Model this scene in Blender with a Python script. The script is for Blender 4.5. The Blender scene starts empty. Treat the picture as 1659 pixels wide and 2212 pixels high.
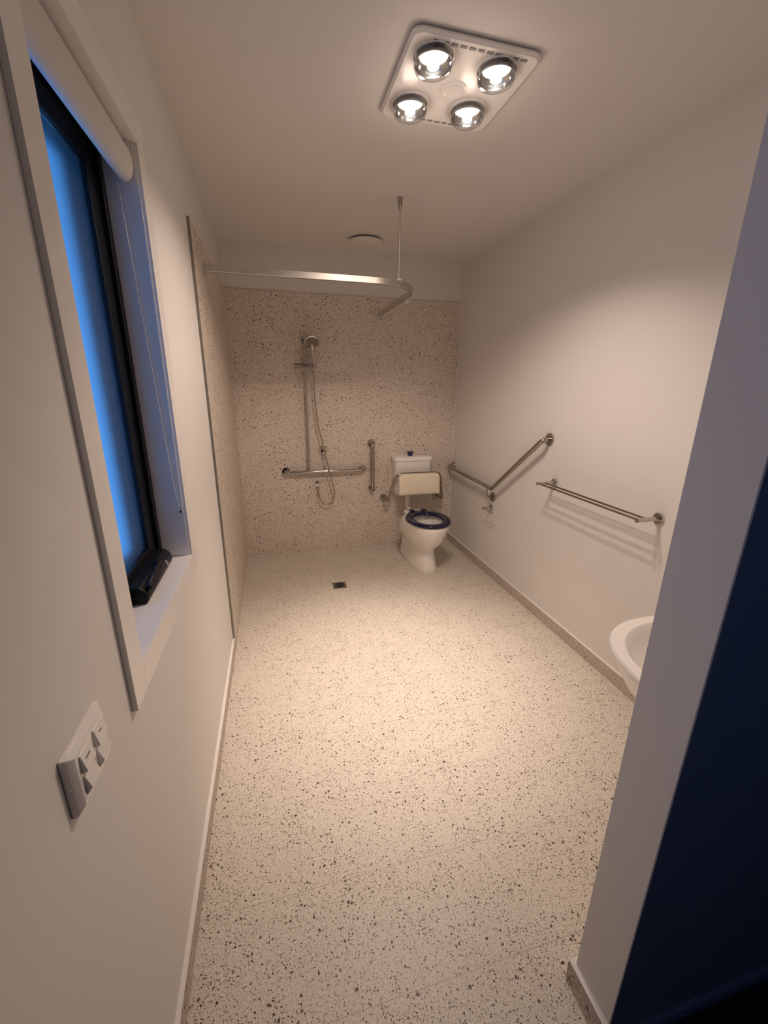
import bpy, bmesh, math, random
from mathutils import Vector, Matrix

random.seed(7)
S = bpy.context.scene
COL = S.collection
PI = math.pi

# ------------------------------------------------------------------ camera
cam = bpy.data.objects.new('camera', bpy.data.cameras.new('camera'))
COL.objects.link(cam)
yaw, pitch, roll = -0.25816237, -0.29442856, 0.00990171
cy_, sy_ = math.cos(yaw), math.sin(yaw)
cp_, sp_ = math.cos(pitch), math.sin(pitch)
fwd = Vector((-sy_ * cp_, cy_ * cp_, sp_))
r0 = Vector((cy_, sy_, 0))
u0 = r0.cross(fwd)
rt = math.cos(roll) * r0 + math.sin(roll) * u0
up = -math.sin(roll) * r0 + math.cos(roll) * u0
cam.matrix_world = Matrix(((rt.x, up.x, -fwd.x, 0.319366),
                           (rt.y, up.y, -fwd.y, -3.799301),
                           (rt.z, up.z, -fwd.z, 1.5312),
                           (0, 0, 0, 1)))
cam.data.sensor_fit = 'VERTICAL'
cam.data.sensor_height = 24.0
cam.data.lens = 895.17 / 2212 * 24.0
cam.data.clip_start = 0.02
S.camera = cam

# ------------------------------------------------------------------ world and exposure
W_ = bpy.data.worlds.new('dusk_sky')
S.world = W_
W_.use_nodes = True
bg = W_.node_tree.nodes['Background']
tc = W_.node_tree.nodes.new('ShaderNodeTexCoord')
sx_ = W_.node_tree.nodes.new('ShaderNodeSeparateXYZ')
rmp = W_.node_tree.nodes.new('ShaderNodeValToRGB')
rmp.color_ramp.elements[0].position = 0.0
rmp.color_ramp.elements[0].color = (0.050, 0.235, 0.62, 1)
rmp.color_ramp.elements[1].position = 0.75
rmp.color_ramp.elements[1].color = (0.030, 0.13, 0.36, 1)
W_.node_tree.links.new(tc.outputs['Generated'], sx_.inputs[0])
W_.node_tree.links.new(sx_.outputs['Z'], rmp.inputs[0])
W_.node_tree.links.new(rmp.outputs[0], bg.inputs[0])
bg.inputs[1].default_value = 1.65

S.view_settings.view_transform = 'Standard'
S.view_settings.look = 'None'
S.view_settings.gamma = 1.0
S.view_settings.use_curve_mapping = False
S.view_settings.exposure = 0.0
S.cycles.caustics_reflective = False
S.cycles.sample_clamp_indirect = 6.0
S.cycles.max_bounces = 10
S.cycles.diffuse_bounces = 6

LAMP_COL = (1.0, 0.79, 0.655)
LAMP_WIDE = 19.0       # wide cone of each heat lamp, W
LAMP_BEAM = 62.0        # central beam of each heat lamp, W
LAMP_SPILL = 0.36       # light leaking sideways through the glass of each lamp, W

# ------------------------------------------------------------------ materials
def mat(name, col, rough=0.5, metal=0.0, spec=0.5, **kw):
    m = bpy.data.materials.new(name)
    m.use_nodes = True
    b = m.node_tree.nodes['Principled BSDF']
    b.inputs['Base Color'].default_value = (*col, 1)
    b.inputs['Roughness'].default_value = rough
    b.inputs['Metallic'].default_value = metal
    b.inputs['Specular IOR Level'].default_value = spec
    for k, v in kw.items():
        b.inputs[k].default_value = v
    return m

def N(nt, t, **props):
    n = nt.nodes.new(t)
    for k, v in props.items():
        setattr(n, k, v)
    return n

def math_node(nt, op, a, b=None, c=None):
    n = nt.nodes.new('ShaderNodeMath')
    n.operation = op
    for i, v in enumerate((a, b, c)):
        if v is None:
            continue
        if isinstance(v, (int, float)):
            n.inputs[i].default_value = v
        else:
            nt.links.new(v, n.inputs[i])
    return n.outputs[0]

def paint(name, col, rough=0.6, bump=0.02):
    m = mat(name, col, rough, spec=0.3)
    nt = m.node_tree
    b = nt.nodes['Principled BSDF']
    g = N(nt, 'ShaderNodeNewGeometry')
    no = N(nt, 'ShaderNodeTexNoise')
    no.inputs['Scale'].default_value = 260
    no.inputs['Detail'].default_value = 2
    nt.links.new(g.outputs['Position'], no.inputs['Vector'])
    bp = N(nt, 'ShaderNodeBump')
    bp.inputs['Strength'].default_value = bump
    bp.inputs['Distance'].default_value = 0.001
    nt.links.new(no.outputs[0], bp.inputs['Height'])
    nt.links.new(bp.outputs[0], b.inputs['Normal'])
    return m

def terrazzo(name, grout, base=(0.73, 0.685, 0.605), chip_gain=1.0, rough=0.42, gfac=0.50, more=0.02, size=1.0, dk=0.68):
    """cream terrazzo with brown and grey stone chips; grout = list of (axis, pitch, offset, half_width)"""
    m = mat(name, base, rough, spec=0.35)
    nt = m.node_tree
    b = nt.nodes['Principled BSDF']
    g = N(nt, 'ShaderNodeNewGeometry')
    pos = g.outputs['Position']
    warp = N(nt, 'ShaderNodeTexNoise')
    warp.inputs['Scale'].default_value = 60
    warp.inputs['Detail'].default_value = 1
    nt.links.new(pos, warp.inputs['Vector'])
    wsub = N(nt, 'ShaderNodeVectorMath', operation='SUBTRACT')
    nt.links.new(warp.outputs['Color'], wsub.inputs[0])
    wsub.inputs[1].default_value = (0.5, 0.5, 0.5)
    wsc = N(nt, 'ShaderNodeVectorMath', operation='SCALE')
    nt.links.new(wsub.outputs[0], wsc.inputs[0])
    wsc.inputs['Scale'].default_value = 0.012
    wadd = N(nt, 'ShaderNodeVectorMath', operation='ADD')
    nt.links.new(pos, wadd.inputs[0])
    nt.links.new(wsc.outputs[0], wadd.inputs[1])
    # base mottling
    mo = N(nt, 'ShaderNodeTexNoise')
    mo.inputs['Scale'].default_value = 190
    mo.inputs['Detail'].default_value = 3
    nt.links.new(pos, mo.inputs['Vector'])
    cr = N(nt, 'ShaderNodeValToRGB')
    cr.color_ramp.elements[0].position = 0.34
    cr.color_ramp.elements[0].color = (base[0] * .80, base[1] * .78, base[2] * .76, 1)
    cr.color_ramp.elements[1].position = 0.62
    cr.color_ramp.elements[1].color = (base[0] * 1.06, base[1] * 1.06, base[2] * 1.06, 1)
    nt.links.new(mo.outputs[0], cr.inputs[0])
    col = cr.outputs[0]
    # clustering: chips gather in some patches
    cl = N(nt, 'ShaderNodeTexNoise')
    cl.inputs['Scale'].default_value = 7
    cl.inputs['Detail'].default_value = 2
    nt.links.new(pos, cl.inputs['Vector'])
    for scale, lo, span, dark, light, dens in (
            (340, 0.50 - more, 0.40, (0.15, 0.085, 0.055), (0.40, 0.29, 0.21), 0.30),
            (190, 0.44 - more, 0.44, (0.075, 0.038, 0.024), (0.26, 0.165, 0.11), 0.34),
            (85, 0.74 - more, 0.36, (0.060, 0.032, 0.020), (0.20, 0.12, 0.08), 0.20)):
        v = N(nt, 'ShaderNodeTexVoronoi')
        v.inputs['Scale'].default_value = scale / size
        nt.links.new(wadd.outputs[0], v.inputs['Vector'])
        sc_ = N(nt, 'ShaderNodeSeparateColor')
        nt.links.new(v.outputs['Color'], sc_.inputs[0])
        # threshold radius from the random cell value
        mr = N(nt, 'ShaderNodeMapRange')
        mr.inputs['From Min'].default_value = lo
        mr.inputs['From Max'].default_value = 1.0
        mr.inputs['To Min'].default_value = 0.10
        mr.inputs['To Max'].default_value = span
        bias = math_node(nt, 'MULTIPLY_ADD', cl.outputs[0], 0.30, -0.15)
        nt.links.new(math_node(nt, 'ADD', sc_.outputs[0], bias), mr.inputs['Value'])
        keep = math_node(nt, 'GREATER_THAN', math_node(nt, 'ADD', sc_.outputs[0], bias), lo)
        d = math_node(nt, 'SUBTRACT', mr.outputs[0], v.outputs['Distance'])
        edge = N(nt, 'ShaderNodeMapRange')
        edge.inputs['From Min'].default_value = -0.03
        edge.inputs['From Max'].default_value = 0.05
        nt.links.new(d, edge.inputs['Value'])
        fac = math_node(nt, 'MULTIPLY', edge.outputs[0], keep)
        fac = math_node(nt, 'MULTIPLY', fac, min(1.0, chip_gain))
        cc = N(nt, 'ShaderNodeMix', data_type='RGBA')
        nt.links.new(sc_.outputs[1], cc.inputs[0])
        cc.inputs[6].default_value = (*[c * dk for c in dark], 1)
        cc.inputs[7].default_value = (*[c * dk for c in light], 1)
        mx = N(nt, 'ShaderNodeMix', data_type='RGBA')
        nt.links.new(fac, mx.inputs[0])
        nt.links.new(col, mx.inputs[6])
        nt.links.new(cc.outputs[2], mx.inputs[7])
        col = mx.outputs[2]
    if grout:
        sp = N(nt, 'ShaderNodeSeparateXYZ')
        nt.links.new(pos, sp.inputs[0])
        tot = None
        for spec in grout:
            ax, pitch_, off, hw = spec[:4]
            src = sp.outputs[ax]
            if len(spec) > 4:      # running bond: shift alternate rows
                rax, rp, roff, shift = spec[4]
                row = math_node(nt, 'FLOOR', math_node(nt, 'DIVIDE', math_node(nt, 'SUBTRACT', sp.outputs[rax], roff), rp))
                odd = math_node(nt, 'FLOORED_MODULO', row, 2.0)
                src = math_node(nt, 'ADD', src, math_node(nt, 'MULTIPLY', odd, shift))
            t_ = math_node(nt, 'FLOORED_MODULO', math_node(nt, 'SUBTRACT', src, off - pitch_ / 2), pitch_)
            t_ = math_node(nt, 'ABSOLUTE', math_node(nt, 'SUBTRACT', t_, pitch_ / 2))
            t_ = math_node(nt, 'LESS_THAN', t_, hw)
            tot = t_ if tot is None else math_node(nt, 'MAXIMUM', tot, t_)
        mx = N(nt, 'ShaderNodeMix', data_type='RGBA')
        nt.links.new(math_node(nt, 'MULTIPLY', tot, gfac), mx.inputs[0])
        nt.links.new(col, mx.inputs[6])
        mx.inputs[7].default_value = (base[0] * .50, base[1] * .47, base[2] * .44, 1)
        col = mx.outputs[2]
    nt.links.new(col, b.inputs['Base Color'])
    return m

M_WALL = paint('wall_paint', (0.74, 0.72, 0.695))
M_CEIL = paint('ceiling_paint', (0.73, 0.71, 0.685), 0.7)
M_TRIMW = mat('white_enamel', (0.82, 0.80, 0.78), 0.28)
M_FLOOR = terrazzo('floor_terrazzo',
                   [(1, 0.3025, -2.862, 0.0015), (0, 0.605, 0.312, 0.0013, (1, 0.3025, -2.862, 0.3025))])
M_WTILE = terrazzo('wall_terrazzo', [(2, 0.45, 0.0, 0.0009), (0, 0.90, 0.62, 0.0009)],
                   base=(0.77, 0.69, 0.605), gfac=0.25, more=0.12, size=1.2, dk=0.5)
M_STILE = terrazzo('skirting_terrazzo', [(0, 0.605, 0.312, 0.0009)], base=(0.60, 0.52, 0.455), gfac=0.2, more=0.08, dk=0.6)
M_CHROME = mat('chrome', (0.56, 0.54, 0.51), 0.09, 1.0)
M_STEEL = mat('brushed_stainless', (0.40, 0.365, 0.32), 0.22, 1.0)
M_ALU = mat('satin_aluminium', (0.66, 0.63, 0.59), 0.34, 1.0)
M_CERAMIC = mat('white_ceramic', (0.86, 0.84, 0.80), 0.12)
M_PLASTIC = mat('white_plastic', (0.80, 0.78, 0.75), 0.22)
M_SHADE = mat('blind_fabric', (0.66, 0.63, 0.59), 0.7)
M_SEAT = mat('navy_seat_plastic', (0.005, 0.006, 0.045), 0.13)
M_BLUE = mat('navy_button', (0.010, 0.014, 0.10), 0.3)
M_CUSH = mat('cream_vinyl', (0.86, 0.78, 0.62), 0.45)
M_BLACK = mat('black_powdercoat', (0.005, 0.005, 0.008), 0.42, spec=0.25)
M_DARK = mat('dark_hole', (0.02, 0.018, 0.016), 0.8)
M_GREY = mat('grey_print', (0.25, 0.24, 0.23), 0.6)
M_HALL = paint('hall_navy', (0.22, 0.225, 0.29), 0.5)
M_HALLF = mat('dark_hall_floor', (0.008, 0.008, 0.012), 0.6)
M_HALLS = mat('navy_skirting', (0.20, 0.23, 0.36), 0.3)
M_RUBBER = mat('hose_steel', (0.42, 0.38, 0.34), 0.28, 1.0)
M_SPRAY = mat('grey_spray_plate', (0.20, 0.18, 0.15), 0.3)
M_DRAIN = mat('drain_steel', (0.30, 0.28, 0.25), 0.45, 1.0)

# frosted window pane
M_PANE = mat('frosted_glass', (0.90, 0.95, 1.0), 0.62)
M_PANE.node_tree.nodes['Principled BSDF'].inputs['Transmission Weight'].default_value = 1.0
M_PANE.node_tree.nodes['Principled BSDF'].inputs['IOR'].default_value = 1.08

# clear lamp glass: mostly transparent with a glossy coat
M_LGLASS = bpy.data.materials.new('lamp_glass')
M_LGLASS.use_nodes = True
_nt = M_LGLASS.node_tree
_nt.nodes.clear()
_o = N(_nt, 'ShaderNodeOutputMaterial')
_t = N(_nt, 'ShaderNodeBsdfTransparent')
_g = N(_nt, 'ShaderNodeBsdfGlossy')
_g.inputs['Roughness'].default_value = 0.06
_f = N(_nt, 'ShaderNodeLayerWeight')
_f.inputs['Blend'].default_value = 0.35
_mx = N(_nt, 'ShaderNodeMixShader')
_nt.links.new(_f.outputs['Facing'], _mx.inputs[0])
_nt.links.new(_t.outputs[0], _mx.inputs[1])
_nt.links.new(_g.outputs[0], _mx.inputs[2])
_nt.links.new(_mx.outputs[0], _o.inputs[0])

def emis(name, col, s):
    m = bpy.data.materials.new(name)
    m.use_nodes = True
    nt = m.node_tree
    nt.nodes.clear()
    o = N(nt, 'ShaderNodeOutputMaterial')
    e = N(nt, 'ShaderNodeEmission')
    e.inputs[0].default_value = (*col, 1)
    e.inputs[1].default_value = s
    nt.links.new(e.outputs[0], o.inputs[0])
    return m
M_FIL = emis('glowing_filament', (1.0, 0.96, 0.90), 22.0)
M_REFL = mat('lamp_reflector', (0.50, 0.50, 0.50), 0.14, 1.0)

# ------------------------------------------------------------------ mesh helpers
def finish(name, bm, m, parent=None, smooth=False, bevel=0.0, seg=2, angle=35):
    bmesh.ops.recalc_face_normals(bm, faces=bm.faces)
    me = bpy.data.meshes.new(name)
    bm.to_mesh(me)
    bm.free()
    me.materials.append(m)
    o = bpy.data.objects.new(name, me)
    COL.objects.link(o)
    if bevel > 0:
        md = o.modifiers.new('bevel', 'BEVEL')
        md.width = bevel
        md.segments = seg
        md.limit_method = 'ANGLE'
        md.angle_limit = math.radians(30)
        smooth = True
    if smooth:
        for p in me.polygons:
            p.use_smooth = True
        try:
            me.set_sharp_from_angle(angle=math.radians(angle))
        except Exception:
            pass
    if parent is not None:
        o.parent = parent
        o.matrix_parent_inverse = parent.matrix_world.inverted()
    return o

def add_box(bm, a, b):
    x0, y0, z0 = a
    x1, y1, z1 = b
    vs = [bm.verts.new(p) for p in ((x0, y0, z0), (x1, y0, z0), (x1, y1, z0), (x0, y1, z0),
                                    (x0, y0, z1), (x1, y0, z1), (x1, y1, z1), (x0, y1, z1))]
    for f in ((0, 3, 2, 1), (4, 5, 6, 7), (0, 1, 5, 4), (1, 2, 6, 5), (2, 3, 7, 6), (3, 0, 4, 7)):
        bm.faces.new([vs[i] for i in f])
    return vs

def box(a, b):
    bm = bmesh.new()
    add_box(bm, a, b)
    return bm

def boxes(lst):
    bm = bmesh.new()
    for a, b in lst:
        add_box(bm, a, b)
    return bm

def frame_basis(d):
    d = d.normalized()
    h = Vector((0, 0, 1)) if abs(d.z) < 0.9 else Vector((1, 0, 0))
    u = d.cross(h).normalized()
    return u, d.cross(u).normalized()

def add_rings(bm, rings, cap0=True, cap1=True, closed=False):
    vr = [[bm.verts.new(p) for p in r] for r in rings]
    n = len(vr[0])
    m = len(vr)
    for i in range(m - 1 if not closed else m):
        a, b = vr[i], vr[(i + 1) % m]
        for k in range(n):
            bm.faces.new((a[k], a[(k + 1) % n], b[(k + 1) % n], b[k]))
    if not closed:
        if cap0:
            bm.faces.new(vr[0][::-1])
        if cap1:
            bm.faces.new(vr[-1])
    return vr

def add_tube(bm, pts, r, seg=16, cap=True, closed=False):
    pts = [Vector(p) for p in pts]
    n = len(pts)
    rad = r if isinstance(r, (list, tuple)) else [r] * n
    rings = []
    u = None
    for i, p in enumerate(pts):
        if closed:
            d = (pts[(i + 1) % n] - pts[i - 1])
        else:
            d = (pts[min(i + 1, n - 1)] - pts[max(i - 1, 0)])
        d.normalize()
        if u is None:
            u, v = frame_basis(d)
        else:
            u = (u - d * u.dot(d)).normalized()
            v = d.cross(u).normalized()
        rings.append([p + rad[i] * (math.cos(2 * PI * k / seg) * u + math.sin(2 * PI * k / seg) * v) for k in range(seg)])
    add_rings(bm, rings, cap, cap, closed)

def tube(pts, r, seg=16, **k):
    bm = bmesh.new()
    add_tube(bm, pts, r, seg, **k)
    return bm

def fillet(pts, rad, n=8):
    """round the corners of a polyline"""
    pts = [Vector(p) for p in pts]
    rads = rad if isinstance(rad, (list, tuple)) else [rad] * (len(pts) - 2)
    out = [pts[0]]
    for i in range(1, len(pts) - 1):
        p = pts[i]
        a = (pts[i - 1] - p)
        b = (pts[i + 1] - p)
        la, lb = a.length, b.length
        a.normalize()
        b.normalize()
        ang = a.angle(b)
        t = min(rads[i - 1] / math.tan(ang / 2), la * 0.49, lb * 0.49)
        r = t * math.tan(ang / 2)
        c = p + (a + b).normalized() * (r / math.sin(ang / 2))
        s, e = p + a * t - c, p + b * t - c
        tot = s.angle(e)
        for k in range(n + 1):
            f = k / n
            out.append(c + (s * math.sin((1 - f) * tot) + e * math.sin(f * tot)) / math.sin(tot))
    out.append(pts[-1])
    return out

def spline(pts, per=8):
    pts = [Vector(p) for p in pts]
    P = [2 * pts[0] - pts[1]] + pts + [2 * pts[-1] - pts[-2]]
    out = []
    for i in range(1, len(P) - 2):
        a, b, c, d = P[i - 1], P[i], P[i + 1], P[i + 2]
        for k in range(per):
            t = k / per
            out.append(0.5 * ((2 * b) + (c - a) * t + (2 * a - 5 * b + 4 * c - d) * t * t + (3 * b - a - 3 * c + d) * t ** 3))
    out.append(pts[-1])
    return out

def add_lathe(bm, prof, origin, axis, seg=32, cap0=True, cap1=True):
    """prof = [(radius, distance along axis)]"""
    o, ax = Vector(origin), Vector(axis).normalized()
    u, v = frame_basis(ax)
    rings = [[o + ax * h + max(r, 1e-5) * (math.cos(2 * PI * k / seg) * u + math.sin(2 * PI * k / seg) * v) for k in range(seg)] for r, h in prof]
    add_rings(bm, rings, cap0, cap1)

def lathe(prof, origin, axis, seg=32, **k):
    bm = bmesh.new()
    add_lathe(bm, prof, origin, axis, seg, **k)
    return bm

def thing(name, label, cat, loc=(0, 0, 0), group=None):
    o = bpy.data.objects.new(name, None)
    o.empty_display_size = 0.05
    COL.objects.link(o)
    o.location = loc
    o.matrix_world = Matrix.Translation(loc)
    o['label'] = label
    o['category'] = cat
    if group:
        o['group'] = group
    return o

def struct(name, bm, m, **k):
    o = finish(name, bm, m, **k)
    o['kind'] = 'structure'
    return o

# ------------------------------------------------------------------ room shell
W, H, YF, YH = 2.0173, 2.560, -3.252, -3.366     # width, ceiling, inner and outer face of the front wall
HT, YP = 2.248, -1.490                            # tile height, front edge of the tiled side wall
WY0, WY1, WZ0, WZ1 = -2.926, -2.312, 0.955, 2.155  # window opening
HX, HY = 3.4, -5.2                                # hall extent

struct('floor', box((-0.02, YH, -0.12), (W + 0.1, 0.1, 0.0)), M_FLOOR)
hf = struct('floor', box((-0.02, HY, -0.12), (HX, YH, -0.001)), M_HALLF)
struct('ceiling', box((-0.12, HY, H), (HX, 0.12, H + 0.1)), M_CEIL)
struct('wall_back', box((-0.12, 0.0, -0.12), (W + 0.12, 0.12, H)), M_WALL)
struct('wall_right', box((W, YH, -0.12), (W + 0.12, 0.0, H)), M_WALL)
# left wall with the window hole
T = 0.16
OY0, OY1, OZ0, OZ1 = -5.05, -4.20, 0.90, 2.05    # unseen opening added behind the camera to let in blue sky light
wl = boxes([((-T, OY1, -0.12), (0, WY0, H)), ((-T, HY, -0.12), (0, OY0, H)), ((-T, OY0, -0.12), (0, OY1, OZ0)), ((-T, OY0, OZ1), (0, OY1, H)), ((-T, WY1, -0.12), (0, 0.0, H)),
            ((-T, WY0, -0.12), (0, WY1, WZ0 - 0.018)), ((-T, WY0, WZ1 + 0.012), (0, WY1, H))])
struct('wall_left', wl, M_WALL)
# front wall: short return beside the doorway plus the head over the opening
fw = boxes([((1.0014, YH, -0.12), (W, YF, H)), ((0.0, YH, 2.30), (1.0014, YF, H))])
wf = struct('wall_front', fw, M_WALL)
hp = finish('hall_side_layer', box((1.0014, YH - 0.003, 0.0), (HX, YH, H)), M_HALL, wf)  # dark navy layer over the hall face of the front wall
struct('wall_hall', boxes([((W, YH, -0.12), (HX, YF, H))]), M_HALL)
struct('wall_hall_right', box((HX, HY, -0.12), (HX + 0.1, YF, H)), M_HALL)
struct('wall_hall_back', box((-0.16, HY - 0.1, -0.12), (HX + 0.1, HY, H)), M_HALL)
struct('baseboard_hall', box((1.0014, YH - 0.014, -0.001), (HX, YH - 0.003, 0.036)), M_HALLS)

# tiled cladding on the shower walls
wb = bpy.data.objects['wall_back']
wlo = bpy.data.objects['wall_left']
finish('tile_cladding', box((0.0, -0.011, 0.0), (W, 0.0, HT)), M_WTILE, wb)
finish('tile_cladding', box((0.0, YP, 0.0), (0.0125, -0.011, HT)), M_WTILE, wlo)
# metal edge strips
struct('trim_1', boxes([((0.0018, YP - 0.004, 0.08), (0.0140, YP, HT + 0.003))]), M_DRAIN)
struct('trim_3', boxes([((0.0, YP - 0.0055, 0.08), (0.0018, YP, HT + 0.003))]), M_TRIMW)
struct('trim_4', boxes([((W - 0.0035, -0.0135, 0.08), (W, -0.010, HT))]), M_TRIMW)
struct('trim_2', boxes([((0.0, YP, HT), (0.0135, -0.011, HT + 0.003)), ((0.0, -0.0125, HT), (W, 0.0, HT + 0.003))]), M_WTILE)

# skirtings: terrazzo tile with a white top strip
def skirt(name, a, b, cap_out):
    o = struct(name, box(a, b), M_STILE)
    finish('cap_strip', box((a[0] - cap_out[0], a[1] - cap_out[1], b[2]), (b[0] + cap_out[2], b[1] + cap_out[3], b[2] + 0.003)), M_TRIMW, o)
    return o
skirt('baseboard_left', (0.0, HY, 0.0), (0.012, YP - 0.003, 0.077), (0, 0, 0.0005, 0))
skirt('baseboard_right', (W - 0.012, YF, 0.0), (W, -0.011, 0.077), (0.0005, 0, 0, 0))
skirt('baseboard_front', (0.9890, YH - 0.003, 0.0), (1.0014, YF + 0.012, 0.074), (0.0005, 0, 0, 0))
skirt('baseboard_inner', (1.0014, YF, 0.0), (W - 0.012, YF + 0.012, 0.074), (0, 0, 0, 0.0005))

# ------------------------------------------------------------------ window
win = bpy.data.objects.new('window_1', None)
COL.objects.link(win)
win.location = (0, (WY0 + WY1) / 2, WZ0)
win.matrix_world = Matrix.Translation(win.location)
win['kind'] = 'structure'
rv = bmesh.new()
# reveal boards (two sides and head)
add_box(rv, (-0.155, WY0 - 0.0, WZ0), (0.001, WY0 + 0.004, WZ1))
add_box(rv, (-0.155, WY1 - 0.004, WZ0), (0.001, WY1, WZ1))
add_box(rv, (-0.155, WY0, WZ1), (0.001, WY1, WZ1 + 0.012))
finish('reveal', rv, M_TRIMW, win)
finish('window_sill', box((-0.155, WY0, WZ0 - 0.018), (0.001, WY1, WZ0)), M_TRIMW, win, bevel=0.0008)
# architrave: flat boards round the opening, mitred look
aw, at = 0.070, 0.0115
ar = boxes([((0, WY0 - aw, WZ0 - aw), (at, WY0, WZ1 + aw)), ((0, WY1, WZ0 - aw), (at, WY1 + aw, WZ1 + aw)),
            ((0, WY0, WZ0 - aw), (at, WY1, WZ0)), ((0, WY0, WZ1), (at, WY1, WZ1 + aw))])
finish('architrave', ar, M_TRIMW, win, bevel=0.0008)
# black aluminium frame
fr = bmesh.new()
def ring_boxes(bm, x0, x1, iny, inz, w, wb):
    y0, y1, z0, z1 = WY0 + 0.004 + iny, WY1 - 0.004 - iny, WZ0 + inz, WZ1 - inz
    add_box(bm, (x0, y0, z0), (x1, y0 + w, z1))
    add_box(bm, (x0, y1 - w, z0), (x1, y1, z1))
    add_box(bm, (x0, y0 + w, z0), (x1, y1 - w, z0 + wb))
    add_box(bm, (x0, y0 + w, z1 - w), (x1, y1 - w, z1))
ring_boxes(fr, -0.158, -0.080, 0.0, 0.0, 0.030, 0.024)
finish('window_frame', fr, M_BLACK, win, bevel=0.0015)
sa = bmesh.new()
ring_boxes(sa, -0.156, -0.092, 0.0305, 0.0245, 0.066, 0.048)
finish('window_sash', sa, M_BLACK, win, bevel=0.002)
finish('window_pane', box((-0.106, WY0 + 0.095, WZ0 + 0.068), (-0.101, WY1 - 0.095, WZ1 - 0.092)), M_PANE, win)
# chain winder on the bottom rail
wd = bmesh.new()
prof = [(-0.080, 0.957), (-0.044, 0.957), (-0.040, 0.972), (-0.046, 0.992), (-0.060, 1.004), (-0.096, 1.006), (-0.096, 0.975)]
ys = (-2.660, -2.362)
ra = [bm_ for bm_ in [[Vector((x, y, z)) for x, z in prof] for y in ys]]
add_rings(wd, ra)
wdo = finish('window_winder', wd, M_BLACK, win, bevel=0.004)
hd = bmesh.new()
add_tube(hd, spline([(-0.052, -2.49, 1.000), (-0.045, -2.50, 1.014), (-0.040, -2.54, 1.019), (-0.040, -2.60, 1.010), (-0.044, -2.645, 0.995)], 6), 0.0065, 12)
add_lathe(hd, [(0.013, 0), (0.013, 0.012), (0.010, 0.016)], (-0.052, -2.49, 0.998), (0.3, 0, 1), 20)
add_lathe(hd, [(0.0085, -0.012), (0.0095, 0.0), (0.0085, 0.014)], (-0.043, -2.64, 0.992), (0.6, 0, 0.6), 16)
finish('winder_handle', hd, M_BLACK, wdo, smooth=True)
bd = bmesh.new()
c0 = Vector((-0.0395, -2.440, 0.983))
rr = [c0 + Vector((0.0008 * math.sin(a) - 0.004 * math.sin(a), 0.0045 * math.cos(a), 0.0085 * math.sin(a))) for a in [2 * PI * k / 20 for k in range(20)]]
add_tube(bd, rr, 0.0010, 6, closed=True)
finish('winder_badge', bd, M_PLASTIC, wdo, smooth=True)

# ------------------------------------------------------------------ roller blind
RB = thing('roller_blind', 'pale roller blind wound up under the window head', 'roller blind', (-0.024, (WY0 + WY1) / 2, 2.10))
yb0, yb1 = WY0 + 0.018, WY1 - 0.018
rl = bmesh.new()
def oval(y, cx, cz, a, b, n=36):
    return [Vector((cx + a * math.cos(2 * PI * k / n), y, cz + b * math.sin(2 * PI * k / n))) for k in range(n)]
add_rings(rl, [oval(yb0, -0.027, 2.099, 0.026, 0.046), oval(yb1 - 0.004, -0.027, 2.099, 0.026, 0.046), oval(yb1, -0.027, 2.099, 0.023, 0.042)])
finish('fabric_roll', rl, M_SHADE, RB, smooth=True)
for yy0, yy1 in ((yb0 - 0.012, yb0 - 0.002), (yb1 + 0.002, yb1 + 0.011)):
    bm = lathe([(0.017, 0), (0.018, 0.003), (0.017, yy1 - yy0)], (-0.021, yy0, 2.098), (0, 1, 0), 28)
    add_box(bm, (-0.034, yy0 + 0.002, 2.10), (-0.008, yy1 - 0.001, WZ1))
    finish('bracket', bm, M_PLASTIC, RB, smooth=True)
# beaded chain: two strands that close in a loop
ch = bmesh.new()
strand = []
yc = yb1 + 0.006
front = [(0.0035, yc, 2.06), (0.004, yc, 1.8), (0.0045, yc, 1.4), (0.004, yc, 1.16), (0.0005, yc, 1.137)]
back = [(-0.006, yc, 1.135), (-0.010, yc, 1.16), (-0.016, yc, 1.25), (-0.036, yc, 1.75), (-0.048, yc, 2.06)]
path = spline(front + back, 24)
L = [0]
for i in range(1, len(path)):
    L.append(L[-1] + (path[i] - path[i - 1]).length)
step = 0.0062
cnt = int(L[-1] / step)
j = 0
for k in range(cnt):
    s = k * step
    while j < len(L) - 2 and L[j + 1] < s:
        j += 1
    f = (s - L[j]) / max(L[j + 1] - L[j], 1e-9)
    p = path[j].lerp(path[j + 1], min(1, f))
    bmesh.ops.create_icosphere(ch, subdivisions=1, radius=0.0020, matrix=Matrix.Translation(p))
add_tube(ch, path, 0.0006, 5)
finish('bead_chain', ch, M_PLASTIC, RB, smooth=True)
finish('chain_stay', lathe([(0.0022, 0), (0.0036, 0.001), (0.0036, 0.003), (0.001, 0.004)], (-0.006, WY1 - 0.004, 1.116), (0, -1, 0), 16), M_DARK, RB, smooth=True)

# ------------------------------------------------------------------ light switch
SW = thing('light_switch', 'white four-rocker switch plate on a deep block below the window', 'light switch', (0, -3.198, 0.98))
SY0, SY1, SZ0, SZ1 = -3.256, -3.134, 0.926, 1.030
def frust(bm, x0, x1, a, b):
    (ya, yb, za, zb), (yc_, yd, zc, zd) = a, b
    v = [bm.verts.new(p) for p in ((x0, ya, za), (x0, yb, za), (x0, yb, zb), (x0, ya, zb), (x1, yc_, zc), (x1, yd, zc), (x1, yd, zd), (x1, yc_, zd))]
    for f in ((0, 3, 2, 1), (4, 5, 6, 7), (0, 1, 5, 4), (1, 2, 6, 5), (2, 3, 7, 6), (3, 0, 4, 7)):
        bm.faces.new([v[i] for i in f])
finish('mounting_block', box((0, SY0, SZ0), (0.0085, SY1, SZ1)), M_PLASTIC, SW, bevel=0.0015)
bm = bmesh.new()
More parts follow.
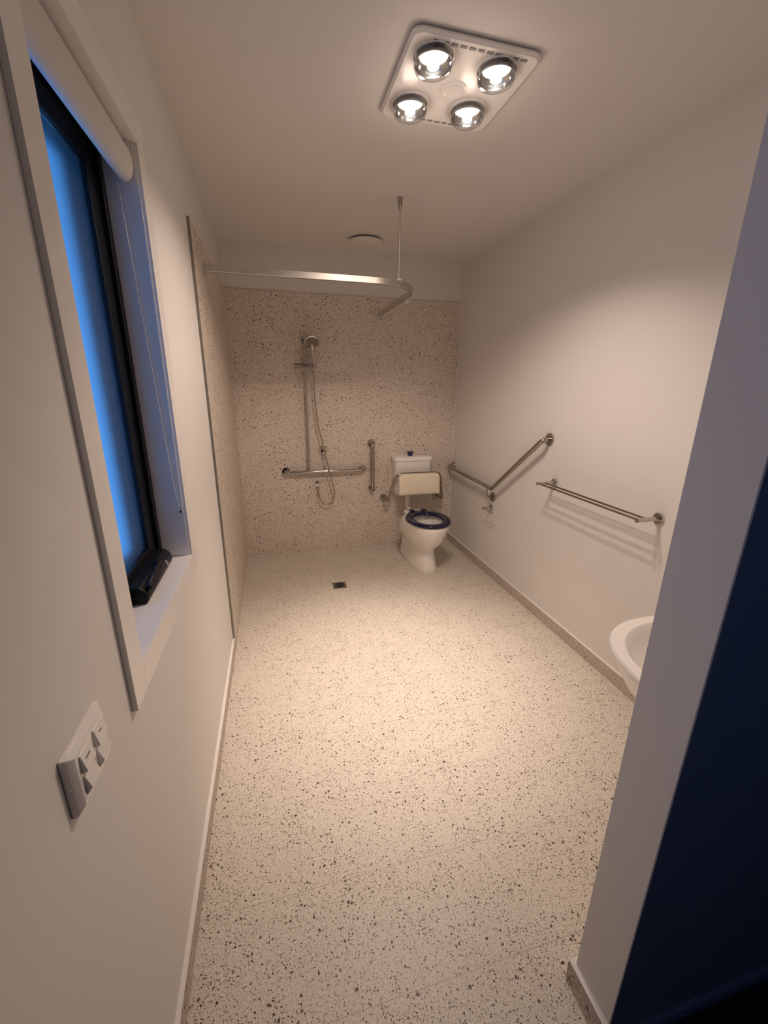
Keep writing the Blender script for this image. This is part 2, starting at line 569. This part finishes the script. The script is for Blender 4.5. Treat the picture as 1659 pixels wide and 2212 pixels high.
frust(bm, 0.0085, 0.0160, (SY0 + 0.001, SY1 - 0.001, SZ0 + 0.001, SZ1 - 0.001), (SY0 + 0.012, SY1 - 0.012, SZ0 + 0.009, SZ1 - 0.009))
finish('cover_plate', bm, M_PLASTIC, SW, bevel=0.0015)
ym = (SY0 + SY1) / 2
for gi, yg in enumerate((ym - 0.024, ym + 0.024)):
    # surround of each gang
    hw = 0.0175
    for zi, (z0, z1, tilt) in enumerate(((0.984, 1.016, 0.006), (0.942, 0.978, 0.007))):
        bm = bmesh.new()
        x0 = 0.0142
        v = [(x0, yg - hw, z0), (x0, yg + hw, z0), (x0, yg + hw, z1), (x0, yg - hw, z1)]
        t = [(x0 + 0.0035 + tilt, yg - hw + 0.001, z0 + 0.002 + (0.012 if zi else 0)), (x0 + 0.0035 + tilt, yg + hw - 0.001, z0 + 0.002 + (0.012 if zi else 0)), (x0 + 0.004, yg + hw - 0.001, z1 - 0.001), (x0 + 0.004, yg - hw + 0.001, z1 - 0.001)]
        vs = [bm.verts.new(p) for p in v + t]
        for f in ((0, 3, 2, 1), (4, 5, 6, 7), (0, 1, 5, 4), (1, 2, 6, 5), (2, 3, 7, 6), (3, 0, 4, 7)):
            bm.faces.new([vs[i] for i in f])
        ro = finish('rocker', bm, M_PLASTIC, SW, bevel=0.0012)
        if zi == 0:
            # tiny worn print on the upper rockers
            pm = bmesh.new()
            n = 5 if gi == 0 else 3
            for k in range(n):
                yk = yg + (k - (n - 1) / 2) * 0.0030
                zz = 1.003
                xx = x0 + 0.004 + tilt * (1.015 - zz) / 0.030 + 0.0002
                add_box(pm, (xx - 0.0008, yk - 0.0010, zz - 0.0016), (xx + 0.0002, yk + 0.0004, zz + 0.0014))
            finish('print_mark', pm, M_GREY, ro)

# ------------------------------------------------------------------ ceiling heat lamp unit
PX0, PX1, PY0, PY1 = 0.795, 1.235, -2.292, -1.860
zc = H
HU = thing('bathroom_heater', 'square ceiling heater panel with four glowing reflector lamps', 'bathroom heater', ((PX0 + PX1) / 2, (PY0 + PY1) / 2, H))
def rrect(x0, x1, y0, y1, r, z, n=6):
    out = []
    for cx, cy, a0 in ((x1 - r, y1 - r, 0), (x0 + r, y1 - r, PI / 2), (x0 + r, y0 + r, PI), (x1 - r, y0 + r, 1.5 * PI)):
        for k in range(n + 1):
            a = a0 + k / n * PI / 2
            out.append(Vector((cx + r * math.cos(a), cy + r * math.sin(a), z)))
    return out
pb = bmesh.new()
add_rings(pb, [rrect(PX0 + .010, PX1 - .010, PY0 + .010, PY1 - .010, 0.03, zc),
               rrect(PX0 + .010, PX1 - .010, PY0 + .010, PY1 - .010, 0.03, zc - 0.006),
               rrect(PX0, PX1, PY0, PY1, 0.035, zc - 0.007),
               rrect(PX0, PX1, PY0, PY1, 0.035, zc - 0.012),
               rrect(PX0 + .008, PX1 - .008, PY0 + .008, PY1 - .008, 0.03, zc - 0.019)])
finish('heater_panel', pb, M_PLASTIC, HU, smooth=True, angle=25)
vg = bmesh.new()
vg.free()
for ya, yb_ in ((PY0 + 0.022, PY0 + 0.032), (PY1 - 0.032, PY1 - 0.022)):
    vg = bmesh.new()
    for k in range(11):
        x = PX0 + 0.07 + k * 0.030
        add_box(vg, (x, ya, zc - 0.0205), (x + 0.022, yb_, zc - 0.0185))
    finish('vent_grille', vg, M_GREY, HU)
finish('fan_grille', lathe([(0.045, 0), (0.045, 0.004), (0.038, 0.006), (0.030, 0.002), (0.0, 0.003)], ((PX0 + PX1) / 2, (PY0 + PY1) / 2 , zc - 0.018), (0, 0, -1), 32), M_PLASTIC, HU, smooth=True)

def make_lamp(x, y):
    zf = zc - 0.018
    collar = [(0.0615, 0.0), (0.066, 0.001), (0.066, 0.004), (0.0635, 0.005), (0.0615, 0.002)]
    col_o = finish('lamp_collar', lathe(collar, (x, y, zf), (0, 0, -1), 40, cap0=False, cap1=False), M_PLASTIC, HU, smooth=True)
    glass = [(0.040, -0.010), (0.052, 0.002), (0.060, 0.014), (0.0625, 0.024), (0.0620, 0.030), (0.058, 0.037), (0.047, 0.043), (0.032, 0.0465), (0.014, 0.048), (0.0, 0.0482)]
    g = finish('lamp_bulb', lathe(glass, (x, y, zf), (0, 0, -1), 40, cap0=False), M_LGLASS, HU, smooth=True)
    refl = [(0.010, -0.009), (0.036, -0.0085), (0.050, 0.003), (0.058, 0.014), (0.0607, 0.024)]
    finish('lamp_reflector', lathe(refl, (x, y, zf), (0, 0, -1), 40, cap1=False), M_REFL, g, smooth=True)
    fl = bmesh.new()
    ringp = [Vector((x + 0.014 * math.cos(2 * PI * k / 24), y + 0.014 * math.sin(2 * PI * k / 24), zf - 0.018)) for k in range(24)]
    add_tube(fl, ringp, 0.0065, 10, closed=True)
    bmesh.ops.create_uvsphere(fl, u_segments=16, v_segments=10, radius=0.011, matrix=Matrix.Translation((x, y, zf - 0.020)))
    finish('filament', fl, M_FIL, g, smooth=True)
    for nm, size, blend, power in (('wide', 130, 0.42, LAMP_WIDE), ('beam', 55, 1.0, LAMP_BEAM)):
        ld = bpy.data.lights.new('heat_lamp_' + nm, 'SPOT')
        ld.energy = power
        ld.color = LAMP_COL
        ld.spot_size = math.radians(size)
        ld.spot_blend = blend
        ld.shadow_soft_size = 0.018
        lo = bpy.data.objects.new('heat_lamp_' + nm, ld)
        COL.objects.link(lo)
        lo.location = (x, y, zf - 0.051)
        lo.rotation_euler = (math.radians(7 if nm == 'wide' else 4), math.radians(6 if x < 1.0 else 0), 0)
        lo.parent = g
        lo.matrix_parent_inverse = g.matrix_world.inverted()
    ld = bpy.data.lights.new('heat_lamp_spill', 'POINT')
    ld.energy = LAMP_SPILL
    ld.color = LAMP_COL
    ld.shadow_soft_size = 0.03
    lo = bpy.data.objects.new('heat_lamp_spill', ld)
    COL.objects.link(lo)
    lo.location = (x, y, zf - 0.085)
    lo.parent = g
for x, y in ((0.889, -2.205), (1.112, -2.205), (0.889, -1.965), (1.112, -1.985)):
    make_lamp(x, y)

# ------------------------------------------------------------------ ceiling vent
CV = thing('ceiling_vent', 'flat round white ceiling vent near the shower wall', 'ceiling vent', (1.06, -0.39, H))
finish('vent_collar', lathe([(0.100, 0), (0.100, 0.016)], (1.06, -0.39, H), (0, 0, -1), 48), M_GREY, CV, smooth=True)
finish('vent_disc', lathe([(0.118, 0.0), (0.125, 0.003), (0.125, 0.006), (0.118, 0.010), (0.0, 0.012)], (1.06, -0.39, H - 0.014), (0, 0, -1), 56), M_CEIL, CV, smooth=True)

# ------------------------------------------------------------------ curtain rail
RY, RX, RR = -1.170, 1.252, 0.30
CRL = thing('curtain_rail', 'bent aluminium shower curtain track with a ceiling drop rod', 'curtain rail', (0.0125, RY, 2.12))
def rail_path():
    pts = [Vector((0.0145, RY, 0)), Vector((0.5, RY, 0)), Vector((RX - RR, RY, 0))]
    for k in range(1, 15):
        a = -PI / 2 + k / 15 * PI / 2
        pts.append(Vector((RX - RR + RR * math.cos(a), RY + RR + RR * math.sin(a), 0)))
    pts += [Vector((RX, RY + RR, 0)), Vector((RX, -0.40, 0)), Vector((RX, -0.0115, 0))]
    return pts
rp = rail_path()
rings = []
for i, p in enumerate(rp):
    d = (rp[min(i + 1, len(rp) - 1)] - rp[max(i - 1, 0)]).normalized()
    n = Vector((d.y, -d.x, 0))
    sec = [(-0.007, 2.104), (-0.0085, 2.106), (-0.0085, 2.137), (-0.007, 2.139), (0.007, 2.139), (0.0085, 2.137), (0.0085, 2.106), (0.007, 2.104), (0.003, 2.104), (0.003, 2.110), (-0.003, 2.110), (-0.003, 2.104)]
    rings.append([p + n * s + Vector((0, 0, z)) for s, z in sec])
bm = bmesh.new()
add_rings(bm, rings)
finish('track', bm, M_ALU, CRL, smooth=True, angle=30)
finish('wall_flange', box((0.0125, RY - 0.026, 2.092), (0.0155, RY + 0.026, 2.150)), M_ALU, CRL, bevel=0.001)
finish('wall_flange', box((RX - 0.022, -0.0145, 2.098), (RX + 0.022, -0.011, 2.144)), M_ALU, CRL, bevel=0.001)
rdx, rdy = 1.100, RY + 0.035
finish('drop_rod', tube([(rdx, rdy, 2.137), (rdx, rdy, H - 0.045)], 0.0062, 16), M_ALU, CRL, smooth=True)
finish('ceiling_cup', lathe([(0.0135, 0), (0.0135, 0.030), (0.0115, 0.045), (0.008, 0.062)], (rdx, rdy, H), (0, 0, -1), 24), M_STEEL, CRL, smooth=True)
finish('rod_clamp', box((rdx - 0.016, rdy - 0.013, 2.136), (rdx + 0.016, rdy + 0.013, 2.148)), M_ALU, CRL, bevel=0.002)
for k in range(7):
    yy = RY + RR + 0.006 + k * 0.013 + random.uniform(-0.002, 0.002)
    bm = boxes([((RX - 0.0026, yy - 0.004, 2.090), (RX + 0.0026, yy + 0.004, 2.108))])
    add_tube(bm, [Vector((RX + 0.006 * math.cos(a), yy, 2.082 + 0.009 * math.sin(a))) for a in [2 * PI * q / 14 for q in range(14)]], 0.0013, 6, closed=True)
    finish('glider', bm, M_PLASTIC, CRL, smooth=True)

# ------------------------------------------------------------------ bar helper
YT = -0.011       # face of the back wall tiles
def flange(origin, axis, r=0.037, t=0.010, m=M_STEEL, parent=None, name='wall_flange'):
    return finish(name, lathe([(r, 0), (r, t * .55), (r * .93, t), (r * .55, t * 1.05)], origin, axis, 36), m, parent, smooth=True)

# ---- shower rail: horizontal grab bar with a vertical slide bar
SR = thing('shower_grab_rail', 'polished inverted T rail with tall hand shower slide bar', 'grab rail', (0.402, YT, 0.786))
flange((0.402, YT, 0.787), (0, -1, 0), m=M_CHROME, parent=SR)
flange((1.103, YT, 0.787), (0, -1, 0), m=M_CHROME, parent=SR)
flange((0.622, YT, 1.896), (0, -1, 0), 0.034, m=M_CHROME, parent=SR)
finish('horizontal_bar', tube(fillet([(0.402, YT, 0.787), (0.402, -0.070, 0.787), (1.103, -0.070, 0.787), (1.103, YT, 0.787)], 0.042, 10), 0.0150, 20), M_CHROME, SR, smooth=True)
finish('slide_bar', tube(fillet([(0.622, YT, 1.896), (0.612, -0.070, 1.892), (0.606, -0.070, 0.792)], 0.045, 10), 0.0100, 18), M_CHROME, SR, smooth=True)
bm = boxes([((0.514, -0.092, 1.692), (0.690, -0.074, 1.708))])
bo = finish('slider_bracket', bm, M_STEEL, SR, bevel=0.003)
finish('slider_handle', box((0.510, -0.112, 1.667), (0.695, -0.094, 1.683)), M_RUBBER, SR, bevel=0.004)
finish('slider_clamp', box((0.592, -0.095, 1.670), (0.634, -0.056, 1.702)), M_STEEL, SR, bevel=0.004)

# ---- hand shower with hose
HS = thing('hand_shower', 'round chrome hand shower with long hose looping below the bar', 'hand shower', (0.675, -0.09, 1.69))
hx = 0.676
finish('shower_handle', tube(spline([(hx + 0.004, -0.104, 1.672), (hx, -0.102, 1.72), (hx - 0.004, -0.106, 1.78), (hx - 0.010, -0.122, 1.835), (hx - 0.014, -0.142, 1.868)], 6),
                             [0.0115] * 6 + [0.0125] * 6 + [0.0135] * 6 + [0.015] * 6 + [0.017], 18), M_CHROME, HS, smooth=True)
hdir = Vector((0.02, -0.72, -0.70)).normalized()
hc = Vector((0.663, -0.148, 1.873))
finish('shower_head', lathe([(0.018, -0.030), (0.040, -0.022), (0.058, -0.008), (0.064, 0.004), (0.062, 0.010), (0.054, 0.012)], hc, hdir, 40), M_CHROME, HS, smooth=True)
sf = finish('spray_face', lathe([(0.053, 0.0105), (0.051, 0.014), (0.030, 0.0155), (0.0, 0.016)], hc, hdir, 36), M_SPRAY, HS, smooth=True)
bm = bmesh.new()
u_, v_ = frame_basis(hdir)
for rr_, nn in ((0.012, 6), (0.025, 12), (0.038, 18)):
    for k in range(nn):
        a = 2 * PI * k / nn
        add_lathe(bm, [(0.0022, 0), (0.0016, 0.0022)], hc + hdir * 0.0142 + (u_ * math.cos(a) + v_ * math.sin(a)) * rr_, hdir, 6)
finish('nozzles', bm, M_GREY, sf)
# hose: pixels of the photograph turned into points hanging 4 to 9 cm off the wall
def onwall(u, v, y):
    d = fwd + (u - 829.5) / 895.17 * rt - (v - 1106) / 895.17 * up
    o = Vector((0.319366, -3.799301, 1.5312))
    return o + d * ((y - o.y) / d.y)
hose_px = [(677.5, 799, -.100), (679.5, 850, -.095), (686.5, 915, -.088), (695.8, 953.6, -.090), (701, 979, -.098), (706.5, 997, -.104), (711, 1015, -.106), (717, 1038, -.100), (721.8, 1056, -.090),
           (722.5, 1069, -.082), (718, 1083, -.075), (708.5, 1090, -.070), (698, 1087, -.066), (691, 1077, -.063), (688.3, 1064, -.061), (688.2, 1052, -.060)]
finish('hose', tube(spline([onwall(*q) for q in hose_px], 8), 0.0060, 12), M_RUBBER, HS, smooth=True)
finish('hose_nut', tube([onwall(688.2, 1054, -.060), onwall(688.2, 1048.5, -.060)], 0.0095, 14), M_CHROME, HS, smooth=True)

# ---- hose outlet elbow
e0 = onwall(686.3, 1044.5, YT)
EO = thing('shower_outlet', 'small chrome hose outlet elbow below the horizontal bar', 'hose outlet', e0)
flange(e0, (0, -1, 0), 0.027, 0.008, M_CHROME, EO)
e1 = onwall(688.2, 1046.5, -.060)
finish('outlet_elbow', tube(fillet([e0, (e1.x, -.060, e1.z + 0.002), (e1.x, -.060, e1.z - 0.016)], 0.008, 6), 0.0115, 16), M_CHROME, EO, smooth=True)
finish('outlet_cap', lathe([(0.0165, 0), (0.0175, 0.004), (0.0150, 0.010), (0.0, 0.0115)], (e1.x, -.064, e1.z), (0, -1, 0), 24), M_ALU, EO, smooth=True)

# ---- shower mixer
m0 = onwall(698, 972.5, YT)
MX = thing('shower_mixer', 'round chrome mixer tap with lever behind the shower hose', 'shower mixer', m0)
flange(m0, (0, -1, 0), 0.041, 0.009, M_ALU, MX)
finish('mixer_body', lathe([(0.024, 0.006), (0.024, 0.032), (0.021, 0.040), (0.0, 0.042)], m0, (0, -1, 0), 28), M_CHROME, MX, smooth=True)
finish('mixer_lever', tube([m0 + Vector((0, -0.030, -0.006)), m0 + Vector((-0.004, -0.046, -0.04)), m0 + Vector((-0.006, -0.060, -0.078))], [0.009, 0.0075, 0.006], 14), M_CHROME, MX, smooth=True)
finish('temperature_pin', tube([m0 + Vector((0.014, -0.030, 0.016)), m0 + Vector((0.030, -0.034, 0.042))], 0.0028, 8), M_STEEL, MX, smooth=True)

# ---- vertical grab rail
VG = thing('grab_rail', 'short vertical stainless grab rail between shower and toilet', 'grab rail', (1.19, YT, 0.578))
zt, zb = 1.024, 0.582
flange((1.190, YT, zt), (0, -1, 0), parent=VG)
flange((1.190, YT, zb), (0, -1, 0), parent=VG)
finish('bar', tube(fillet([(1.190, YT, zt), (1.190, -0.070, zt), (1.190, -0.070, zb), (1.190, YT, zb)], 0.042, 10), 0.0175, 20), M_STEEL, VG, smooth=True)

# ---- angled grab rail on the right wall
AG = thing('grab_rail', 'long stainless grab rail with cranked arm on right wall', 'grab rail', (W, -0.855, 0.676))
flange((W, -1.492, 1.218), (-1, 0, 0), 0.040, parent=AG)
flange((W, -0.055, 0.787), (-1, 0, 0), 0.040, parent=AG)
flange((W, -0.857, 0.676), (-1, 0, 0), 0.038, parent=AG)
bx = W - 0.062
finish('bar', tube(fillet([(W, -1.492, 1.218), (bx, -1.505, 1.214), (bx, -0.930, 0.765), (bx, -0.055, 0.787), (W, -0.055, 0.787)], [0.060, 0.05, 0.03], 12), 0.0160, 20), M_STEEL, AG, smooth=True)
finish('support_arm', tube(fillet([(W, -0.857, 0.676), (bx, -0.857, 0.678), (bx, -0.853, 0.766)], 0.030, 8), 0.0072, 14), M_STEEL, AG, smooth=True)

# ---- toilet roll holder
RH = thing('toilet_roll_holder', 'small empty chrome toilet roll holder beneath the cranked rail', 'toilet roll holder', (W, -0.846, 0.580))
flange((W, -0.846, 0.582), (-1, 0, 0), 0.025, 0.010, M_CHROME, RH)
finish('holder_post', tube([(W, -0.846, 0.580), (W - 0.082, -0.846, 0.580)], 0.0085, 16), M_CHROME, RH, smooth=True)
finish('holder_arm', tube([(W - 0.074, -0.846, 0.580), (W - 0.074, -0.985, 0.580)], 0.0055, 12), M_CHROME, RH, smooth=True)
finish('end_cap', lathe([(0.009, 0), (0.009, 0.010)], (W - 0.074, -0.983, 0.580), (0, -1, 0), 16), M_CHROME, RH, smooth=True)

# ---- double towel rail
TR = thing('towel_rail', 'empty chrome double towel rail on the right wall', 'towel rail', (W, -1.974, 0.958))
for yy in (-1.594, -2.356):
    flange((W, yy, 0.958), (-1, 0, 0), 0.0275, 0.011, M_CHROME, TR)
    finish('bracket_arm', tube([(W, yy, 0.958), (W - 0.128, yy, 0.958)], 0.0105, 20), M_CHROME, TR, smooth=True)
for xo in (0.066, 0.115):
    finish('rail', tube([(W - xo, -1.594, 0.958), (W - xo, -2.356, 0.958)], 0.0058, 14), M_STEEL, TR, smooth=True)

# ------------------------------------------------------------------ toilet
CX = 1.538
TO = thing('toilet', 'white toilet suite with navy seat and high raised cistern', 'toilet', (CX, -0.5, 0))
def sect(cx, z, a, yf, yb, n=2.3, ny=None, N_=48, wide=0.45):
    """egg section: half width a, front yf, back yb; widest point at fraction 'wide' from the front"""
    yc_ = yf + (yb - yf) * (1 - wide)
    out = []
    for k in range(N_):
        t = 2 * PI * k / N_
        c, s = math.cos(t), math.sin(t)
        ex = 2.0 / n
        X = a * math.copysign(abs(c) ** ex, c)
        Y = math.copysign(abs(s) ** ex, s)
        Y = Y * ((yb - yc_) if Y > 0 else (yc_ - yf))
        out.append(Vector((cx + X, yc_ + Y, z)))
    return out
pan = bmesh.new()
secs = [
    (0.000, .116, -.752, -.10, 2.6), (0.012, .120, -.756, -.10, 2.6), (0.06, .112, -.742, -.10, 2.5), (0.13, .103, -.728, -.10, 2.4),
    (0.180, .102, -.722, -.10, 2.3), (0.198, .108, -.728, -.105, 2.3), (0.222, .130, -.758, -.11, 2.25), (0.255, .152, -.795, -.13, 2.2), (0.300, .169, -.830, -.16, 2.15), (0.350, .179, -.857, -.21, 2.1),
    (0.395, .182, -.872, -.27, 2.1), (0.425, .183, -.878, -.33, 2.1), (0.434, .181, -.876, -.345, 2.1), (0.438, .175, -.870, -.35, 2.1)]
rings = [sect(CX, z, a, yf, yb, n) for z, a, yf, yb, n in secs]
inner = [(0.438, .140, -.835, -.43, 2.1), (0.425, .132, -.826, -.44, 2.1), (0.36, .122, -.80, -.46, 2.0), (0.28, .085, -.72, -.48, 2.0), (0.22, .055, -.65, -.50, 2.0), (0.20, .03, -.60, -.53, 2.0)]
rings += [sect(CX, z, a, yf, yb, n) for z, a, yf, yb, n in inner]
add_rings(pan, rings)
finish('pan', pan, M_CERAMIC, TO, smooth=True, angle=60)
# seat ring
st = bmesh.new()
def segg(a, bf, bb, z, yc_=-0.640, N_=64, n=2.12):
    out = []
    for k in range(N_):
        t = 2 * PI * k / N_
        c, s = math.cos(t), math.sin(t)
        ex = 2.0 / n
        out.append(Vector((CX + a * math.copysign(abs(c) ** ex, c), yc_ + (bb if s > 0 else bf) * math.copysign(abs(s) ** ex, s), z)))
    return out
srings = [segg(.178, .232, .195, .440), segg(.185, .240, .203, .446), segg(.187, .243, .206, .456), segg(.182, .237, .200, .464), segg(.170, .225, .188, .4685),
          segg(.150, .205, .168, .4690), segg(.132, .183, .148, .4650), segg(.122, .170, .138, .457), segg(.119, .166, .135, .447), segg(.124, .172, .140, .440)]
add_rings(st, srings, closed=True)
seat = finish('seat', st, M_SEAT, TO, smooth=True, angle=80)
for hxx in (CX - 0.075, CX + 0.030):
    finish('hinge', box((hxx - 0.012, -0.452, 0.440), (hxx + 0.026, -0.400, 0.476)), M_SEAT, seat, bevel=0.004)
for hxx in (CX - 0.068, CX + 0.078):
    finish('hinge_bolt', lathe([(0.012, 0), (0.012, 0.006), (0.007, 0.022), (0.0, 0.024)], (hxx, -0.405, 0.440), (0, 0, 1), 16), M_CHROME, seat, smooth=True)
# rear deck carrying the hinges
dk = bmesh.new()
add_rings(dk, [sect(CX, z, a, yf, yb, 3.0) for z, a, yf, yb in ((0.33, .070, -.45, -.26), (0.38, .095, -.46, -.25), (0.43, .110, -.46, -.25), (0.438, .105, -.455, -.255))])
finish('rear_deck', dk, M_CERAMIC, TO, smooth=True, angle=60)
# flush pipe
fp = bmesh.new()
add_tube(fp, fillet([(1.535, -0.095, 0.565), (1.535, -0.095, 0.405), (1.535, -0.275, 0.375)], 0.06, 8), 0.0235, 20)
add_lathe(fp, [(0.034, 0), (0.034, 0.012), (0.028, 0.020), (0.026, 0.045)], (1.535, -0.095, 0.562), (0, 0, -1), 24)
add_lathe(fp, [(0.029, 0), (0.029, 0.050)], (1.535, -0.095, 0.47), (0, 0, -1), 24)
finish('flush_pipe', fp, M_PLASTIC, TO, smooth=True)
# cistern
def rr2(x0, x1, y0, y1, r, z, n=6):
    return rrect(x0, x1, y0, y1, r, z, n)
cs = bmesh.new()
cb = YT
add_rings(cs, [rr2(1.405, 1.725, -.145, cb, .030, .552), rr2(1.398, 1.732, -.152, cb, .032, .560), rr2(1.393, 1.737, -.158, cb, .034, .60), rr2(1.386, 1.742, -.168, cb, .036, .868)])
cis = finish('cistern', cs, M_CERAMIC, TO, smooth=True, angle=40)
lidm = bmesh.new()
add_rings(lidm, [rr2(1.378, 1.750, -.175, cb, .038, .870), rr2(1.378, 1.750, -.176, cb, .038, .898), rr2(1.383, 1.745, -.170, cb, .036, .905), rr2(1.395, 1.733, -.155, cb, .03, .9085)])
lid = finish('cistern_lid', lidm, M_CERAMIC, cis, smooth=True, angle=50)
bt = bmesh.new()
add_rings(bt, [rr2(1.528, 1.566, -.110, -.072, .006, .9085), rr2(1.526, 1.568, -.112, -.070, .006, .934), rr2(1.518, 1.576, -.119, -.064, .006, .940), rr2(1.519, 1.575, -.118, -.065, .006, .947)])
finish('flush_button', bt, M_BLUE, lid, smooth=True)

# ---- toilet backrest
BK = thing('toilet_back_support', 'padded cream backrest on a bent stainless frame before cistern', 'backrest', (1.585, YT, 0.49))
by = -0.255
for sx in (-1, 1):
    flange((1.586 + sx * 0.276, YT, 0.490), (0, -1, 0), 0.038, parent=BK)
xl, xr = 1.310, 1.862
fr_pts = fillet([(xl, YT, 0.490), (xl, -0.165, 0.490), (1.374, by + 0.022, 0.765), (1.800, by + 0.022, 0.765), (xr, -0.165, 0.490), (xr, YT, 0.490)], [0.035, 0.07, 0.07, 0.035], 12)
finish('frame', tube(fr_pts, 0.0125, 18), M_STEEL, BK, smooth=True)
# cushion with rounded top corners, leaning slightly
def cush(y, inset, n=7):
    x0, x1, z0, z1, r, rb = 1.388 + inset, 1.784 - inset, 0.572 + inset, 0.768 - inset, 0.042, 0.012
    out = []
    for cx, cz, a0, rr_ in ((x1 - r, z1 - r, 0, r), (x0 + r, z1 - r, PI / 2, r), (x0 + rb, z0 + rb, PI, rb), (x1 - rb, z0 + rb, 1.5 * PI, rb)):
        for k in range(n + 1):
            a = a0 + k / n * PI / 2
            out.append(Vector((cx + rr_ * math.cos(a), y, cz + rr_ * math.sin(a))))
    return out
bm = bmesh.new()
add_rings(bm, [cush(by + 0.012, 0.008), cush(by + 0.008, 0.001), cush(by - 0.022, 0.0), cush(by - 0.034, 0.004), cush(by - 0.040, 0.013), cush(by - 0.041, 0.035)])
bmesh.ops.transform(bm, matrix=Matrix.Translation((0, by, .67)) @ Matrix.Rotation(math.radians(-5), 4, 'X') @ Matrix.Translation((0, -by, -.67)), verts=bm.verts)
finish('cushion', bm, M_CUSH, BK, smooth=True, angle=50)
finish('back_plate', box((1.40, by + 0.010, 0.60), (1.765, by + 0.016, 0.74)), M_BLACK, BK)

# ------------------------------------------------------------------ wash basin on the front wall
WB = thing('wash_basin', 'white wall hung wash basin behind the doorway wall', 'wash basin', (1.50, YF, 0.80))
def dsec(z, a, b, n=2.5, cyy=-3.15, back=YF + 0.0, N_=48, cxx=1.49):
    out = []
    for k in range(N_):
        t = PI * k / (N_ - 1)
        c, s = math.cos(t), math.sin(t)
        ex = 2.0 / n
        out.append(Vector((cxx + a * math.copysign(abs(c) ** ex, c), cyy + b * abs(s) ** ex, z)))
    # straight back to the wall
    out.append(Vector((cxx - a, (cyy + back) / 2, z)))
    out.append(Vector((cxx - a, back, z)))
    out.append(Vector((cxx, back, z)))
    out.append(Vector((cxx + a, back, z)))
    out.append(Vector((cxx + a, (cyy + back) / 2, z)))
    return out
def esec(z, a, b, cyy=-3.090, n=2.2, N_=53, cxx=1.49):
    # inner bowl, same vertex count, matched by angle
    out = []
    for k in range(48):
        t = PI * k / 47
        c, s = math.cos(t), math.sin(t)
        out.append(Vector((cxx + a * math.copysign(abs(c) ** (2 / n), c), cyy + b * abs(s) ** (2 / n), z)))
    for t in (PI * 1.12, PI * 1.3, PI * 1.5, PI * 1.7, PI * 1.88):
        c, s = math.cos(t), math.sin(t)
        out.append(Vector((cxx + a * c, cyy + 0.6 * b * s, z)))
    return out
wbm = bmesh.new()
add_rings(wbm, [dsec(.615, .13, .12), dsec(.625, .155, .15), dsec(.66, .205, .215), dsec(.70, .248, .262), dsec(.75, .270, .298), dsec(.780, .281, .314), dsec(.794, .285, .320), dsec(.800, .281, .316), dsec(.801, .272, .307),
                esec(.801, .246, .222), esec(.797, .240, .216), esec(.775, .228, .204), esec(.73, .195, .165), esec(.70, .14, .12), esec(.69, .06, .05)])
finish('basin_bowl', wbm, M_CERAMIC, WB, smooth=True, angle=32)
finish('basin_waste', lathe([(0.030, 0), (0.030, 0.004), (0.022, 0.005)], (1.50, -3.09, 0.688), (0, 0, 1), 24), M_CHROME, WB, smooth=True)
tp = bmesh.new()
add_lathe(tp, [(0.026, 0), (0.026, 0.006), (0.020, 0.010), (0.019, 0.10), (0.017, 0.13), (0, 0.132)], (1.50, YF + 0.045, 0.80), (0, 0, 1), 24)
add_tube(tp, fillet([(1.50, YF + 0.045, 0.88), (1.50, YF + 0.16, 0.905), (1.50, YF + 0.165, 0.88)], 0.015, 6), 0.011, 16)
add_tube(tp, [(1.50, YF + 0.045, 0.932), (1.50, YF + 0.06, 0.95), (1.50, YF + 0.16, 0.975)], [0.008, 0.007, 0.006], 12)
finish('basin_tap', tp, M_CHROME, WB, smooth=True)
finish('bottle_trap', tube(fillet([(1.50, -3.09, 0.69), (1.50, -3.09, 0.56), (1.50, YF + 0.012, 0.54)], 0.03, 8), 0.018, 16), M_CHROME, WB, smooth=True)

# ------------------------------------------------------------------ floor drain
FD = thing('floor_drain', 'small square dark floor drain in front of shower wall', 'floor drain', (0.748, -0.799, 0.0))
bm = boxes([((0.696, -0.852, 0.0), (0.800, -0.842, 0.0022)), ((0.696, -0.756, 0.0), (0.800, -0.746, 0.0022)),
            ((0.696, -0.842, 0.0), (0.706, -0.756, 0.0022)), ((0.790, -0.842, 0.0), (0.800, -0.756, 0.0022))])
finish('drain_frame', bm, M_DRAIN, FD)
finish('drain_plate', box((0.706, -0.842, 0.0), (0.790, -0.756, 0.0014)), M_DRAIN, FD)
bm = bmesh.new()
for k in range(5):
    r1 = 0.010 + k * 0.0065
    rgs = [Vector((0.748 + r1 * math.cos(2 * PI * q / 32), -0.799 + r1 * math.sin(2 * PI * q / 32), 0.0016)) for q in range(32)]
    add_tube(bm, rgs, 0.0021, 6, closed=True)
finish('drain_grate', bm, M_DARK, FD, smooth=True)
